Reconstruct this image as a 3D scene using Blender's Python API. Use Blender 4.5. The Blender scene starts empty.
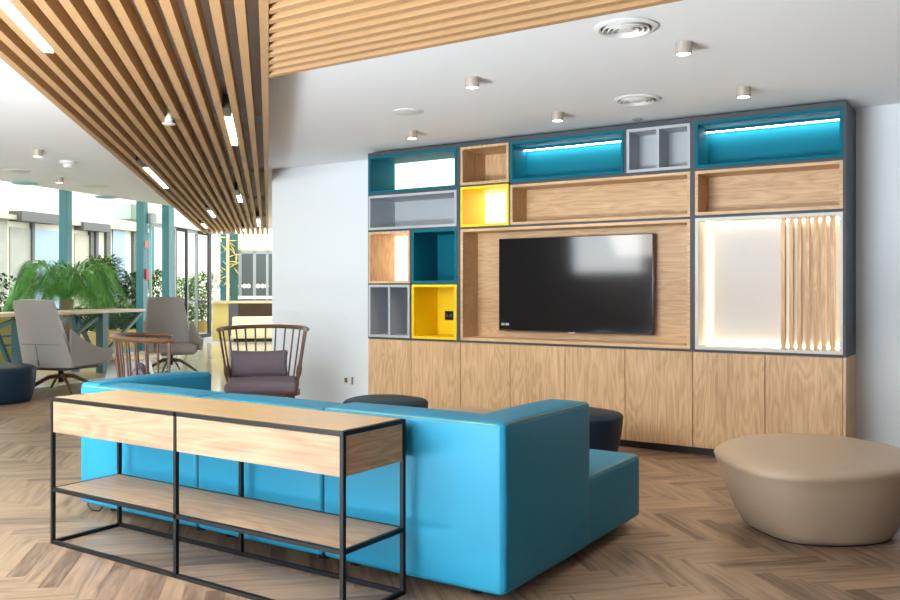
import bpy, bmesh, math, random
from mathutils import Vector, Matrix
random.seed(7)
SC = bpy.context.scene
COL = SC.collection
PI = math.pi

# ------------------------------------------------------------------ camera
F_PX, CX, Y0, EYE = 865.0, 450.0, 289.0, 1.30
TH = math.atan(F_PX / 1311.0)              # camera turned left of the wall normal
CT, ST = math.cos(TH), math.sin(TH)
cam = bpy.data.cameras.new('camera')
cam.sensor_width = 36.0
cam.lens = F_PX / 900.0 * 36.0
cam.shift_y = -(300.0 - Y0) / 900.0
cam.clip_end = 200
camo = bpy.data.objects.new('camera', cam)
camo.location = (0, 0, EYE)
camo.rotation_euler = (PI / 2, 0, TH)
COL.objects.link(camo)
SC.camera = camo

# ------------------------------------------------------------------ view, world, daylight
SC.view_settings.view_transform = 'Standard'
SC.view_settings.look = 'None'
SC.view_settings.gamma = 1.0
SC.view_settings.use_curve_mapping = False
SC.view_settings.exposure = 1.35

world = bpy.data.worlds.new('sky')
SC.world = world
world.use_nodes = True
wn = world.node_tree
bg = wn.nodes['Background']
bg.inputs['Color'].default_value = (0.90, 0.96, 1.0, 1)
bg.inputs['Strength'].default_value = 2.2


def area(name, loc, target, sx, sy, power, color, portal=False):
    L = bpy.data.lights.new(name, 'AREA')
    L.shape = 'RECTANGLE'
    L.size, L.size_y = sx, sy
    L.energy = power
    L.color = color
    if portal:
        L.cycles.is_portal = True
    o = bpy.data.objects.new(name, L)
    o.location = loc
    d = Vector(target) - Vector(loc)
    o.rotation_euler = d.to_track_quat('-Z', 'Y').to_euler()
    COL.objects.link(o)
    return o


# daylight through the wide front windows behind the camera
area('front_window_daylight', (-3.9, -2.75, 1.45), (-8.5, 5, 1.3), 4.4, 2.2, 80, (0.80, 0.91, 1.0))
# the high window further left
area('high_window_daylight', (-7.1, -2.8, 2.08), (-7.3, 4, 1.7), 1.5, 0.85, 9, (0.84, 0.93, 1.0))
# added upward panel just above the unseen floor, brightening the ceiling
area('ceiling_fill', (-3.1, -1.5, 0.04), (-3.0, -1.3, 3), 3.6, 2.4, 720, (0.86, 0.94, 1.0))
# added overhead panel out of view, filling light onto floor and furniture
area('overhead_fill', (-3.9, 0.6, 2.46), (-3.7, 1.6, 0.4), 3.4, 2.7, 60, (1.0, 0.94, 0.87))
# sky portal along the left glazing
area('glazing_portal', (-12.9 + 0.27 * 3.2, 6.55 - 0.962 * 3.2, 1.75), (-5, 5.6, 1.75), 17, 3.2, 1, (1, 1, 1), portal=True)

# ------------------------------------------------------------------ helpers


def ray(x, y):
    u = (x - CX) / F_PX
    return Vector((u * CT - ST, u * ST + CT, -(y - Y0) / F_PX))


def at_dep(x, y, d):
    return Vector((0, 0, EYE)) + ray(x, y) * d


def at_z(x, y, z):
    r = ray(x, y)
    return Vector((0, 0, EYE)) + r * ((z - EYE) / r.z)


def at_y(x, y, Y):
    r = ray(x, y)
    return Vector((0, 0, EYE)) + r * (Y / r.y)


def absloc(o):
    v = Vector((0, 0, 0))
    while o is not None:
        v = v + o.location
        o = o.parent
    return v


def tag(o, label, cat, group=None, kind=None):
    if label:
        o['label'] = label
    if cat:
        o['category'] = cat
    if group:
        o['group'] = group
    if kind:
        o['kind'] = kind
    return o


def thing(name, label, cat, loc=(0, 0, 0), group=None):
    o = bpy.data.objects.new(name, None)
    o.empty_display_size = 0.1
    COL.objects.link(o)
    o.location = loc
    return tag(o, label, cat, group)


def obj(name, bm, mat, parent=None, smooth=True, angle=40, label=None):
    """one mesh object; geometry given in scene coordinates (parents are unrotated while building)"""
    if parent is not None:
        off = absloc(parent)
        bmesh.ops.translate(bm, verts=bm.verts, vec=-off)
    bmesh.ops.recalc_face_normals(bm, faces=bm.faces)
    me = bpy.data.meshes.new(name)
    bm.to_mesh(me)
    bm.free()
    for m in (mat if isinstance(mat, (list, tuple)) else [mat]):
        me.materials.append(m)
    if smooth:
        me.shade_smooth()
        me.set_sharp_from_angle(angle=math.radians(angle))
    o = bpy.data.objects.new(name, me)
    COL.objects.link(o)
    if parent is not None:
        o.parent = parent
    if label:
        o['label'] = label
    return o


def single(name, bm, mat, label, cat, loc=None, group=None, **kw):
    """a thing that is one mesh, its origin at loc"""
    if loc is not None:
        bmesh.ops.translate(bm, verts=bm.verts, vec=-Vector(loc))
    o = obj(name, bm, mat, None, **kw)
    if loc is not None:
        o.location = loc
    return tag(o, label, cat, group)


def struct(name, bm, mat, parent=None, **kw):
    o = obj(name, bm, mat, parent, **kw)
    if parent is None:
        o['kind'] = 'structure'
    return o


def BM():
    return bmesh.new()


def box(bm, x0, x1, y0, y1, z0, z1, bev=0.0, seg=2, M=None, mi=0):
    vs = [bm.verts.new(p) for p in ((x0, y0, z0), (x1, y0, z0), (x1, y1, z0), (x0, y1, z0),
                                    (x0, y0, z1), (x1, y0, z1), (x1, y1, z1), (x0, y1, z1))]
    fs = [bm.faces.new([vs[i] for i in q]) for q in
          ((0, 3, 2, 1), (4, 5, 6, 7), (0, 1, 5, 4), (1, 2, 6, 5), (2, 3, 7, 6), (3, 0, 4, 7))]
    for f in fs:
        f.material_index = mi
    if M is not None:
        bmesh.ops.transform(bm, matrix=M, verts=vs)
    if bev > 0:
        es = set(e for f in fs for e in f.edges)
        bmesh.ops.bevel(bm, geom=list(es), offset=bev, segments=seg, profile=0.5, affect='EDGES', clamp_overlap=True)
    return bm


def rbox(bm, x0, x1, y0, y1, z0, z1, r, n=6, bulge=(0, 0, 0), rn=3, M=None):
    """rounded box on a dense grid whose faces puff outwards"""
    c = Vector(((x0 + x1) / 2, (y0 + y1) / 2, (z0 + z1) / 2))
    h = Vector(((x1 - x0) / 2, (y1 - y0) / 2, (z1 - z0) / 2))

    def axis(hh):
        rr = min(r, hh * 0.98)
        a = [-hh + rr * (1 - math.cos(PI / 2 * i / rn)) * 1.0 for i in range(rn)]
        a = [-hh + rr * i / rn for i in range(rn)]
        mid = [-hh + rr + (2 * hh - 2 * rr) * i / n for i in range(n + 1)]
        return a + mid + [-v for v in reversed(a)]
    ax = [axis(h.x), axis(h.y), axis(h.z)]
    new = []

    def tr(p):
        q = Vector([max(-h[i] + min(r, h[i] * .98), min(h[i] - min(r, h[i] * .98), p[i])) for i in range(3)])
        d = p - q
        if d.length > 1e-9:
            rr = min(r, min(h) * .98)
            d2 = Vector([d[i] / max(min(r, h[i] * .98), 1e-9) for i in range(3)])
            l2 = d2.length
            m = max(abs(v) for v in d2)
            d = Vector([d[i] * (m / l2) for i in range(3)])
        o = q + d
        u = [p[i] / h[i] for i in range(3)]
        for i in range(3):
            j, k = (i + 1) % 3, (i + 2) % 3
            o[i] += bulge[i] * u[i] * max(0, 1 - u[j] ** 2) * max(0, 1 - u[k] ** 2)
        return o + c
    for i in range(3):
        j, k = (i + 1) % 3, (i + 2) % 3
        for s in (-1, 1):
            grid = []
            for a in ax[j]:
                row = []
                for b in ax[k]:
                    p = Vector((0, 0, 0))
                    p[i], p[j], p[k] = s * h[i], a, b
                    v = bm.verts.new(tr(p))
                    row.append(v)
                    new.append(v)
                grid.append(row)
            for a in range(len(grid) - 1):
                for b in range(len(grid[0]) - 1):
                    q = [grid[a][b], grid[a + 1][b], grid[a + 1][b + 1], grid[a][b + 1]]
                    bm.faces.new(q if s > 0 else q[::-1])
    bmesh.ops.remove_doubles(bm, verts=new, dist=1e-5)
    if M is not None:
        bmesh.ops.transform(bm, matrix=M, verts=[v for v in bm.verts if v.is_valid])
    return bm


def rings(bm, rs, cap0=True, cap1=True, closed=False):
    """skin a list of vertex rings"""
    vr = [[bm.verts.new(p) for p in r] for r in rs]
    n = len(vr[0])
    m = len(vr)
    for i in range(m if closed else m - 1):
        a, b = vr[i], vr[(i + 1) % m]
        for j in range(n):
            bm.faces.new((a[j], a[(j + 1) % n], b[(j + 1) % n], b[j]))
    if not closed:
        if cap0:
            bm.faces.new(vr[0][::-1])
        if cap1:
            bm.faces.new(vr[-1])
    return bm


def tube(bm, pts, r, n=8, flat=None):
    """tube along pts; r a number, list, or function of 0..1; flat=(a,b) makes an elliptic section (b along up)"""
    pts = [Vector(p) for p in pts]
    rs = []
    up = Vector((0, 0, 1))
    m = len(pts)
    for i, p in enumerate(pts):
        t = (pts[min(i + 1, m - 1)] - pts[max(i - 1, 0)]).normalized()
        u = up if abs(t.dot(up)) < 0.9 else Vector((1, 0, 0)) if abs(t.x) < .9 else Vector((0, 1, 0))
        if i == 0:
            s = t.cross(u).normalized()
        else:
            s = (sprev - t * sprev.dot(t)).normalized()
        sprev = s
        w = s.cross(t).normalized()
        rr = r(i / (m - 1)) if callable(r) else r[i] if isinstance(r, (list, tuple)) else r
        a, b = (rr, rr) if flat is None else (rr * flat[0], rr * flat[1])
        rs.append([p + s * a * math.cos(2 * PI * k / n) + w * b * math.sin(2 * PI * k / n) for k in range(n)])
    return rings(bm, rs)


def lathe(bm, prof, c=(0, 0, 0), n=24, cap0=True, cap1=True):
    c = Vector(c)
    return rings(bm, [[c + Vector((r * math.cos(2 * PI * k / n), r * math.sin(2 * PI * k / n), z)) for k in range(n)]
                      for r, z in prof], cap0, cap1)


def bar(bm, a, b, w, d=None, up=(0, 0, 1)):
    """square bar from a to b"""
    a, b = Vector(a), Vector(b)
    d = d or w
    t = (b - a).normalized()
    u = Vector(up)
    if abs(t.dot(u)) > .95:
        u = Vector((1, 0, 0))
    s = t.cross(u).normalized()
    v = s.cross(t).normalized()
    return rings(bm, [[p + s * (i * w / 2) + v * (j * d / 2) for i, j in ((-1, -1), (1, -1), (1, 1), (-1, 1))] for p in (a, b)])


def prism(bm, poly, z0, z1):
    return rings(bm, [[Vector((p[0], p[1], z0)) for p in poly], [Vector((p[0], p[1], z1)) for p in poly]])


def sheet(bm, f, nu, nv, thick):
    """closed panel: f(u,v) gives the mid point and the normal"""
    A, B = [], []
    for i in range(nu + 1):
        ra, rb = [], []
        for j in range(nv + 1):
            p, n = f(i / nu, j / nv)
            e = 1.0
            ra.append(bm.verts.new(Vector(p) + Vector(n) * thick / 2))
            rb.append(bm.verts.new(Vector(p) - Vector(n) * thick / 2))
        A.append(ra)
        B.append(rb)
    for i in range(nu):
        for j in range(nv):
            bm.faces.new((A[i][j], A[i + 1][j], A[i + 1][j + 1], A[i][j + 1]))
            bm.faces.new((B[i][j], B[i][j + 1], B[i + 1][j + 1], B[i + 1][j]))
    for i in range(nu):
        bm.faces.new((A[i][0], B[i][0], B[i + 1][0], A[i + 1][0]))
        bm.faces.new((A[i][nv], A[i + 1][nv], B[i + 1][nv], B[i][nv]))
    for j in range(nv):
        bm.faces.new((A[0][j], A[0][j + 1], B[0][j + 1], B[0][j]))
        bm.faces.new((A[nu][j], B[nu][j], B[nu][j + 1], A[nu][j + 1]))
    return bm


def copy_tree(o, parent=None):
    c = o.copy()
    COL.objects.link(c)
    if parent is not None:
        c.parent = parent
    for ch in list(o.children):
        copy_tree(ch, c)
    return c


# ------------------------------------------------------------------ materials


def newmat(name):
    m = bpy.data.materials.new(name)
    m.use_nodes = True
    nt = m.node_tree
    return m, nt, nt.nodes['Principled BSDF']


def plain(name, col, rough=0.5, metal=0.0, spec=0.5, bump=0.0, bscale=200, emit=None, estr=0.0, var=0.0, vscale=3.0):
    m, nt, b = newmat(name)
    b.inputs['Base Color'].default_value = (*col, 1)
    b.inputs['Roughness'].default_value = rough
    b.inputs['Metallic'].default_value = metal
    b.inputs['Specular IOR Level'].default_value = spec
    tc = nt.nodes.new('ShaderNodeTexCoord')
    no = nt.nodes.new('ShaderNodeTexNoise')
    no.inputs['Scale'].default_value = bscale
    no.inputs['Detail'].default_value = 4
    nt.links.new(tc.outputs['Object'], no.inputs['Vector'])
    if bump:
        bp = nt.nodes.new('ShaderNodeBump')
        bp.inputs['Strength'].default_value = bump
        bp.inputs['Distance'].default_value = 0.002
        nt.links.new(no.outputs['Fac'], bp.inputs['Height'])
        nt.links.new(bp.outputs['Normal'], b.inputs['Normal'])
    if var:
        n2 = nt.nodes.new('ShaderNodeTexNoise')
        n2.inputs['Scale'].default_value = vscale
        nt.links.new(tc.outputs['Object'], n2.inputs['Vector'])
        hs = nt.nodes.new('ShaderNodeMix')
        hs.data_type = 'RGBA'
        hs.inputs['A'].default_value = (*[c * (1 - var) for c in col], 1)
        hs.inputs['B'].default_value = (*[min(1, c * (1 + var)) for c in col], 1)
        nt.links.new(n2.outputs['Fac'], hs.inputs['Factor'])
        nt.links.new(hs.outputs['Result'], b.inputs['Base Color'])
    if emit:
        b.inputs['Emission Color'].default_value = (*emit, 1)
        b.inputs['Emission Strength'].default_value = estr
    return m


def wood(name, light, dark, axis='x', scale=1.0, rough=0.45, cathedral=0.5, streak=0.5, spec=0.4):
    """grain runs along axis; every object gets its own offset"""
    m, nt, b = newmat(name)
    N, L = nt.nodes, nt.links
    tc = N.new('ShaderNodeTexCoord')
    oi = N.new('ShaderNodeObjectInfo')
    mul = N.new('ShaderNodeMath')
    mul.operation = 'MULTIPLY'
    mul.inputs[1].default_value = 37.0
    L.new(oi.outputs['Random'], mul.inputs[0])
    add = N.new('ShaderNodeVectorMath')
    add.operation = 'ADD'
    L.new(tc.outputs['Object'], add.inputs[0])
    L.new(mul.outputs[0], add.inputs[1])

    def mapped(along, across):
        mp = N.new('ShaderNodeMapping')
        s = [across * scale] * 3
        s['xyz'.index(axis)] = along * scale
        mp.inputs['Scale'].default_value = s
        L.new(add.outputs[0], mp.inputs['Vector'])
        return mp
    m1 = mapped(1.1, 7.0)
    n1 = N.new('ShaderNodeTexNoise')
    n1.inputs['Scale'].default_value = 1.0
    n1.inputs['Detail'].default_value = 2
    n1.inputs['Distortion'].default_value = 0.4
    L.new(m1.outputs[0], n1.inputs['Vector'])
    k = N.new('ShaderNodeMath')
    k.operation = 'MULTIPLY'
    k.inputs[1].default_value = 11.0
    L.new(n1.outputs['Fac'], k.inputs[0])
    sn = N.new('ShaderNodeMath')
    sn.operation = 'PINGPONG'
    sn.inputs[1].default_value = 0.5
    L.new(k.outputs[0], sn.inputs[0])
    sn2 = N.new('ShaderNodeMath')
    sn2.operation = 'MULTIPLY'
    sn2.inputs[1].default_value = 2.0
    L.new(sn.outputs[0], sn2.inputs[0])
    m2 = mapped(3.0, 90.0)
    n2 = N.new('ShaderNodeTexNoise')
    n2.inputs['Scale'].default_value = 1.0
    n2.inputs['Detail'].default_value = 5
    L.new(m2.outputs[0], n2.inputs['Vector'])
    m3 = mapped(0.5, 3.0)
    n3 = N.new('ShaderNodeTexNoise')
    n3.inputs['Scale'].default_value = 1.0
    n3.inputs['Detail'].default_value = 2
    L.new(m3.outputs[0], n3.inputs['Vector'])
    # combine
    a1 = N.new('ShaderNodeMath')
    a1.operation = 'MULTIPLY_ADD'
    L.new(sn2.outputs[0], a1.inputs[0])
    a1.inputs[1].default_value = cathedral * 0.5
    L.new(n2.outputs['Fac'], a1.inputs[2])
    a2 = N.new('ShaderNodeMath')
    a2.operation = 'MULTIPLY_ADD'
    L.new(n3.outputs['Fac'], a2.inputs[0])
    a2.inputs[1].default_value = 0.7
    L.new(a1.outputs[0], a2.inputs[2])
    mr = N.new('ShaderNodeMapRange')
    c0 = 0.85 + cathedral * 0.25
    mr.inputs['From Min'].default_value = c0 - 0.25 - 0.25 / max(streak, .1) * .5
    mr.inputs['From Max'].default_value = c0 + 0.25 + 0.25 / max(streak, .1) * .5
    L.new(a2.outputs[0], mr.inputs['Value'])
    mix = N.new('ShaderNodeMix')
    mix.data_type = 'RGBA'
    mix.inputs['A'].default_value = (*dark, 1)
    mix.inputs['B'].default_value = (*light, 1)
    L.new(mr.outputs['Result'], mix.inputs['Factor'])
    L.new(mix.outputs['Result'], b.inputs['Base Color'])
    b.inputs['Roughness'].default_value = rough
    b.inputs['Specular IOR Level'].default_value = spec
    return m


def floorwood():
    m, nt, b = newmat('herringbone_plank')
    N, L = nt.nodes, nt.links
    at = N.new('ShaderNodeAttribute')
    at.attribute_name = 'plank'
    uv = N.new('ShaderNodeUVMap')
    uv.uv_map = 'grain'
    mp = N.new('ShaderNodeMapping')
    mp.inputs['Scale'].default_value = (2.5, 26, 1)
    L.new(uv.outputs[0], mp.inputs['Vector'])
    n = N.new('ShaderNodeTexNoise')
    n.inputs['Scale'].default_value = 1.0
    n.inputs['Detail'].default_value = 5
    n.inputs['Distortion'].default_value = 0.6
    L.new(mp.outputs[0], n.inputs['Vector'])
    r = N.new('ShaderNodeValToRGB')
    cr = r.color_ramp
    cr.elements[0].color = (0.12, 0.075, 0.048, 1)
    cr.elements[1].color = (0.36, 0.24, 0.15, 1)
    e = cr.elements.new(0.5)
    e.color = (0.26, 0.175, 0.117, 1)
    s = N.new('ShaderNodeMath')
    s.operation = 'MULTIPLY_ADD'
    L.new(n.outputs['Fac'], s.inputs[0])
    s.inputs[1].default_value = 2.2
    s.inputs[2].default_value = -1.1
    s2 = N.new('ShaderNodeMath')
    s2.operation = 'ADD'
    L.new(s.outputs[0], s2.inputs[0])
    L.new(at.outputs['Fac'], s2.inputs[1])
    L.new(s2.outputs[0], r.inputs['Fac'])
    L.new(r.outputs['Color'], b.inputs['Base Color'])
    b.inputs['Roughness'].default_value = 0.4
    b.inputs['Specular IOR Level'].default_value = 0.5
    return m


def glassmat(name, tint=(0.96, 1, 0.98), refl=0.03):
    m = bpy.data.materials.new(name)
    m.use_nodes = True
    nt = m.node_tree
    nt.nodes.clear()
    out = nt.nodes.new('ShaderNodeOutputMaterial')
    tr = nt.nodes.new('ShaderNodeBsdfTransparent')
    tr.inputs['Color'].default_value = (*tint, 1)
    gl = nt.nodes.new('ShaderNodeBsdfGlossy')
    gl.inputs['Roughness'].default_value = 0.02
    fr = nt.nodes.new('ShaderNodeFresnel')
    fr.inputs['IOR'].default_value = 1.45
    mul = nt.nodes.new('ShaderNodeMath')
    mul.operation = 'MULTIPLY'
    mul.inputs[1].default_value = refl * 3
    nt.links.new(fr.outputs[0], mul.inputs[0])
    mx = nt.nodes.new('ShaderNodeMixShader')
    ge = nt.nodes.new('ShaderNodeNewGeometry')
    inv = nt.nodes.new('ShaderNodeMath')
    inv.operation = 'SUBTRACT'
    inv.inputs[0].default_value = 1.0
    nt.links.new(ge.outputs['Backfacing'], inv.inputs[1])
    outer = nt.nodes.new('ShaderNodeMath')      # only the outer faces of the pane mirror
    outer.operation = 'MULTIPLY'
    nt.links.new(mul.outputs[0], outer.inputs[0])
    nt.links.new(inv.outputs[0], outer.inputs[1])
    nt.links.new(outer.outputs[0], mx.inputs[0])
    nt.links.new(tr.outputs[0], mx.inputs[1])
    nt.links.new(gl.outputs[0], mx.inputs[2])
    nt.links.new(mx.outputs[0], out.inputs['Surface'])
    return m


OAK = ((0.75, 0.50, 0.285), (0.42, 0.25, 0.12))
M = dict(
    wall=plain('white_paint', (0.76, 0.80, 0.84), 0.75, bump=0.05, bscale=300),
    ceil=plain('ceiling_paint', (0.89, 0.92, 0.945), 0.85, bump=0.03, bscale=300),
    cream=plain('cream_paint', (0.88, 0.80, 0.52), 0.7),
    rightwall=plain('brown_wall_paint', (0.07, 0.055, 0.045), 0.7),
    floor=floorwood(),
    tile=plain('beige_stone_tile', (0.62, 0.54, 0.42), 0.12, spec=0.6, var=0.08),
    pave=plain('grey_pavement', (0.35, 0.34, 0.32), 0.9, var=0.1),
    oakv=wood('oak_veneer_upright', *OAK, axis='z', cathedral=0.75, streak=0.6),
    oakh=wood('oak_veneer_level', *OAK, axis='x', cathedral=0.6, streak=0.6),
    slat=wood('pine_slat', (0.455, 0.28, 0.135), (0.37, 0.21, 0.095), axis='x', cathedral=0.3, streak=0.4, rough=0.55),
    table=wood('knotty_oak', (0.44, 0.295, 0.175), (0.25, 0.15, 0.08), axis='x', scale=0.8, cathedral=0.7, streak=0.8, rough=0.4),
    tabletop=wood('oak_lit_top', (0.62, 0.42, 0.205), (0.45, 0.28, 0.12), axis='x', scale=0.8, cathedral=0.6, streak=0.7, rough=0.3, spec=0.5),  # console oak, lightened in colour so the top looks brightly lit
    drawer=wood('oak_dimmed_front', (0.36, 0.24, 0.155), (0.21, 0.13, 0.08), axis='x', scale=0.8, cathedral=0.7, streak=0.8, rough=0.5, spec=0.2),  # same console oak, darkened to offset strong light on the drawer fronts
    sidewood=wood('honey_oak_end', (0.60, 0.36, 0.17), (0.36, 0.19, 0.08), axis='y', scale=1.2, cathedral=0.7, streak=0.8, rough=0.45, spec=0.3),
    walnut=wood('walnut', (0.15, 0.075, 0.042), (0.075, 0.035, 0.02), axis='z', rough=0.35),
    walnutx=wood('walnut_bent', (0.19, 0.095, 0.052), (0.10, 0.048, 0.026), axis='x', rough=0.3),
    barwood=wood('pale_ash', (0.75, 0.62, 0.43), (0.62, 0.48, 0.30), axis='x', rough=0.4),
    carcass=plain('slate_laminate', (0.062, 0.075, 0.086), 0.55, spec=0.3),
    teal=plain('teal_laminate', (0.004, 0.135, 0.195), 0.65, spec=0.1),
    grey=plain('light_grey_laminate', (0.42, 0.45, 0.48), 0.5),
    yellow=plain('yellow_laminate', (0.92, 0.64, 0.0), 0.45),
    white=plain('white_laminate', (0.58, 0.57, 0.555), 0.5),
    black=plain('black_steel', (0.006, 0.0065, 0.007), 0.5, spec=0.25, bump=0.05),
    plinth=plain('black_plinth', (0.012, 0.013, 0.015), 0.5),
    sofa=plain('blue_vinyl', (0.0155, 0.205, 0.335), 0.42, spec=0.22, bump=0.25, bscale=900),
    pipe=plain('lime_piping', (0.24, 0.30, 0.10), 0.5),
    tan=plain('taupe_leather', (0.36, 0.272, 0.192), 0.42, spec=0.4, bump=0.2, bscale=700),
    navy=plain('navy_leather', (0.008, 0.020, 0.036), 0.45, spec=0.18, bump=0.2, bscale=700),
    slate=plain('slate_leather', (0.016, 0.040, 0.056), 0.5, spec=0.12, bump=0.2, bscale=700),
    taupe=plain('grey_leather', (0.29, 0.26, 0.245), 0.45, bump=0.2, bscale=700),
    seam=plain('dark_stitching', (0.08, 0.07, 0.07), 0.6),
    mauve=plain('mauve_fabric', (0.16, 0.125, 0.15), 0.9, bump=0.5, bscale=900),
    tealsteel=plain('teal_painted_steel', (0.03, 0.16, 0.19), 0.35),
    tvblack=plain('glossy_screen', (0.008, 0.008, 0.010), 0.07, spec=1.0),
    bezel=plain('dark_metal_bezel', (0.10, 0.10, 0.11), 0.3, metal=0.8),
    silver=plain('silver_plastic', (0.6, 0.6, 0.6), 0.3),
    socket=plain('white_plastic', (0.75, 0.75, 0.74), 0.4),
    led=plain('warm_led', (1, 0.9, 0.75), 0.5, emit=(1, 0.76, 0.44), estr=6),
    ledc=plain('cool_led', (1, 1, 1), 0.5, emit=(0.95, 1.0, 0.97), estr=14),
    backlit=plain('backlit_opal_panel', (0.85, 0.8, 0.7), 0.5, emit=(1, 0.80, 0.54), estr=0.7),
    tube=plain('linear_lamp', (1, 1, 1), 0.5, emit=(1, 0.93, 0.82), estr=3),
    lens=plain('lamp_lens', (1, 1, 1), 0.5, emit=(1, 0.92, 0.8), estr=5),
    champagne=plain('champagne_metal', (0.48, 0.42, 0.35), 0.4, metal=0.3),
    vent=plain('white_vent_metal', (0.78, 0.78, 0.77), 0.45),
    ventdark=plain('vent_gap', (0.12, 0.12, 0.12), 0.8),
    glass=glassmat('clear_glass'),
    frame=plain('dark_door_frame', (0.035, 0.035, 0.04), 0.4),
    greyframe=plain('grey_aluminium', (0.35, 0.38, 0.39), 0.4),
    legsteel=plain('dark_teal_steel', (0.018, 0.085, 0.10), 0.4),
    greensteel=plain('green_painted_steel', (0.035, 0.11, 0.09), 0.4),
    gold=plain('brass_ornament', (0.75, 0.58, 0.2), 0.4, metal=0.3),
    leaf=plain('palm_leaf', (0.11, 0.33, 0.065), 0.3, var=0.75, vscale=14.0),
    leaf2=plain('shrub_leaf', (0.10, 0.19, 0.03), 0.7, spec=0.05, var=0.45),
    leafd=plain('dark_shrub_leaf', (0.03, 0.085, 0.02), 0.6, spec=0.06, var=0.4),
    bark=plain('palm_bark', (0.28, 0.19, 0.12), 0.9, bump=0.6, bscale=60),
    terracotta=plain('ochre_planter', (0.62, 0.38, 0.10), 0.7),
    olive=plain('olive_panel', (0.28, 0.26, 0.06), 0.6),
    red=plain('red_plastic', (0.65, 0.02, 0.03), 0.4),
    salmon=plain('salmon_card', (0.8, 0.30, 0.2), 0.6),
    facade=plain('cream_render', (0.56, 0.50, 0.39), 0.9, var=0.05),
    shop=plain('shop_interior', (0.26, 0.24, 0.20), 0.7, var=0.2),
    shutter=plain('brown_shutter_box', (0.07, 0.06, 0.055), 0.6),
    bluepane=plain('blue_reflecting_pane', (0.2, 0.27, 0.36), 0.2),
    beige=plain('beige_door', (0.33, 0.29, 0.21), 0.6),
    dkbrown=wood('dark_brown_panel', (0.13, 0.085, 0.05), (0.07, 0.045, 0.03), axis='z'),
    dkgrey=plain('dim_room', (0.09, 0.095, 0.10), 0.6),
    dot=plain('frosted_dot', (0.85, 0.85, 0.78), 0.6),
    yellowpanel=plain('yellow_panel', (0.82, 0.66, 0.24), 0.6),
)

# ------------------------------------------------------------------ setting: layout lines
G0 = Vector((-13.19, 6.47, 0))                 # left glazing line
GD = Vector((-0.272, 0.962, 0)).normalized()
GIN = Vector((0.962, 0.272, 0)).normalized()   # inwards
G0 = G0 - GIN * 0.9


def G(t, inward=0.0, z=0.0):
    return G0 + GD * t + GIN * inward + Vector((0, 0, z))


GMAT = Matrix(((GD.x, GIN.x, 0, G0.x), (GD.y, GIN.y, 0, G0.y), (0, 0, 1, 0), (0, 0, 0, 1)))   # local x along glazing, y inwards
SD = ray(268.3, Y0).normalized()               # slat direction (45 degrees to the wall)
SN = Vector((-SD.y, SD.x, 0))                  # to the left of it
SMAT = Matrix(((SD.x, SN.x, 0, 0), (SD.y, SN.y, 0, 0), (0, 0, 1, 0), (0, 0, 0, 1)))
CEIL = 2.67
XR, YF, YW = 3.2, -3.0, 7.16

# floor of herringbone planks
edge_in = 3.28


def in_wood(x, y):
    return y < 7.155 and x < XR + .3 and y > YF - .2 and ((x - G0.x) * GIN.x + (y - G0.y) * GIN.y) > edge_in


def herringbone():
    L, W = 0.54, 0.09
    g = 0.0008
    n = 6
    verts, faces, cols, uvs = [], [], [], []
    c45 = math.cos(PI / 4)
    for k in range(-170, 130):
        for mth in range(-22, 22):
            ox = k * W + mth * 2 * L
            oy = k * W
            for kind in (0, 1):
                if kind == 0:
                    q = [(ox, oy), (ox + L, oy), (ox + L, oy + W), (ox, oy + W)]
                else:
                    q = [(ox - W, oy), (ox, oy), (ox, oy + L), (ox - W, oy + L)]
                qq = []
                cx = sum(p[0] for p in q) / 4
                cy = sum(p[1] for p in q) / 4
                for px, py in q:
                    px += g if px < cx else -g
                    py += g if py < cy else -g
                    qq.append(((px + py) * c45 - 1.02, (-px + py) * c45 + 1.0))
                mx = sum(p[0] for p in qq) / 4
                my = sum(p[1] for p in qq) / 4
                if not in_wood(mx, my):
                    continue
                b = len(verts)
                verts += [(p[0], p[1], 0.0) for p in qq]
                faces.append((b, b + 1, b + 2, b + 3))
                cols.append(min(1, max(0, random.gauss(0.5, 0.2))))
                o1, o2 = random.uniform(0, 50), random.uniform(0, 50)
                if kind == 0:
                    uvs.append([(o1, o2), (o1 + L, o2), (o1 + L, o2 + W), (o1, o2 + W)])
                else:
                    uvs.append([(o1, o2), (o1, o2 + W), (o1 + L, o2 + W), (o1 + L, o2)])
    me = bpy.data.meshes.new('floor')
    me.from_pydata(verts, [], faces)
    a = me.attributes.new('plank', 'FLOAT', 'FACE')
    for i, c in enumerate(cols):
        a.data[i].value = c
    u = me.uv_layers.new(name='grain')
    for i, q in enumerate(uvs):
        for j in range(4):
            u.data[i * 4 + j].uv = q[j]
    me.materials.append(M['floor'])
    o = bpy.data.objects.new('floor', me)
    COL.objects.link(o)
    o['kind'] = 'structure'


herringbone()
bm = BM()
box(bm, -24, 4, -6, 26, -0.12, -0.004)
struct('floor_tiles', bm, M['tile'])
bm = BM()
prism(bm, [G(-40, -0.05), G(60, -0.05), G(60, -60), G(-40, -60)], -0.2, 0.0)
struct('ground', bm, M['pave'])
bm = BM()
prism(bm, [G(-14, edge_in), G(2.2, edge_in), G(2.2, edge_in - .07), G(-14, edge_in - .07)], -0.003, 0.006)
struct('trim_1', bm, M['socket'])

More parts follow.
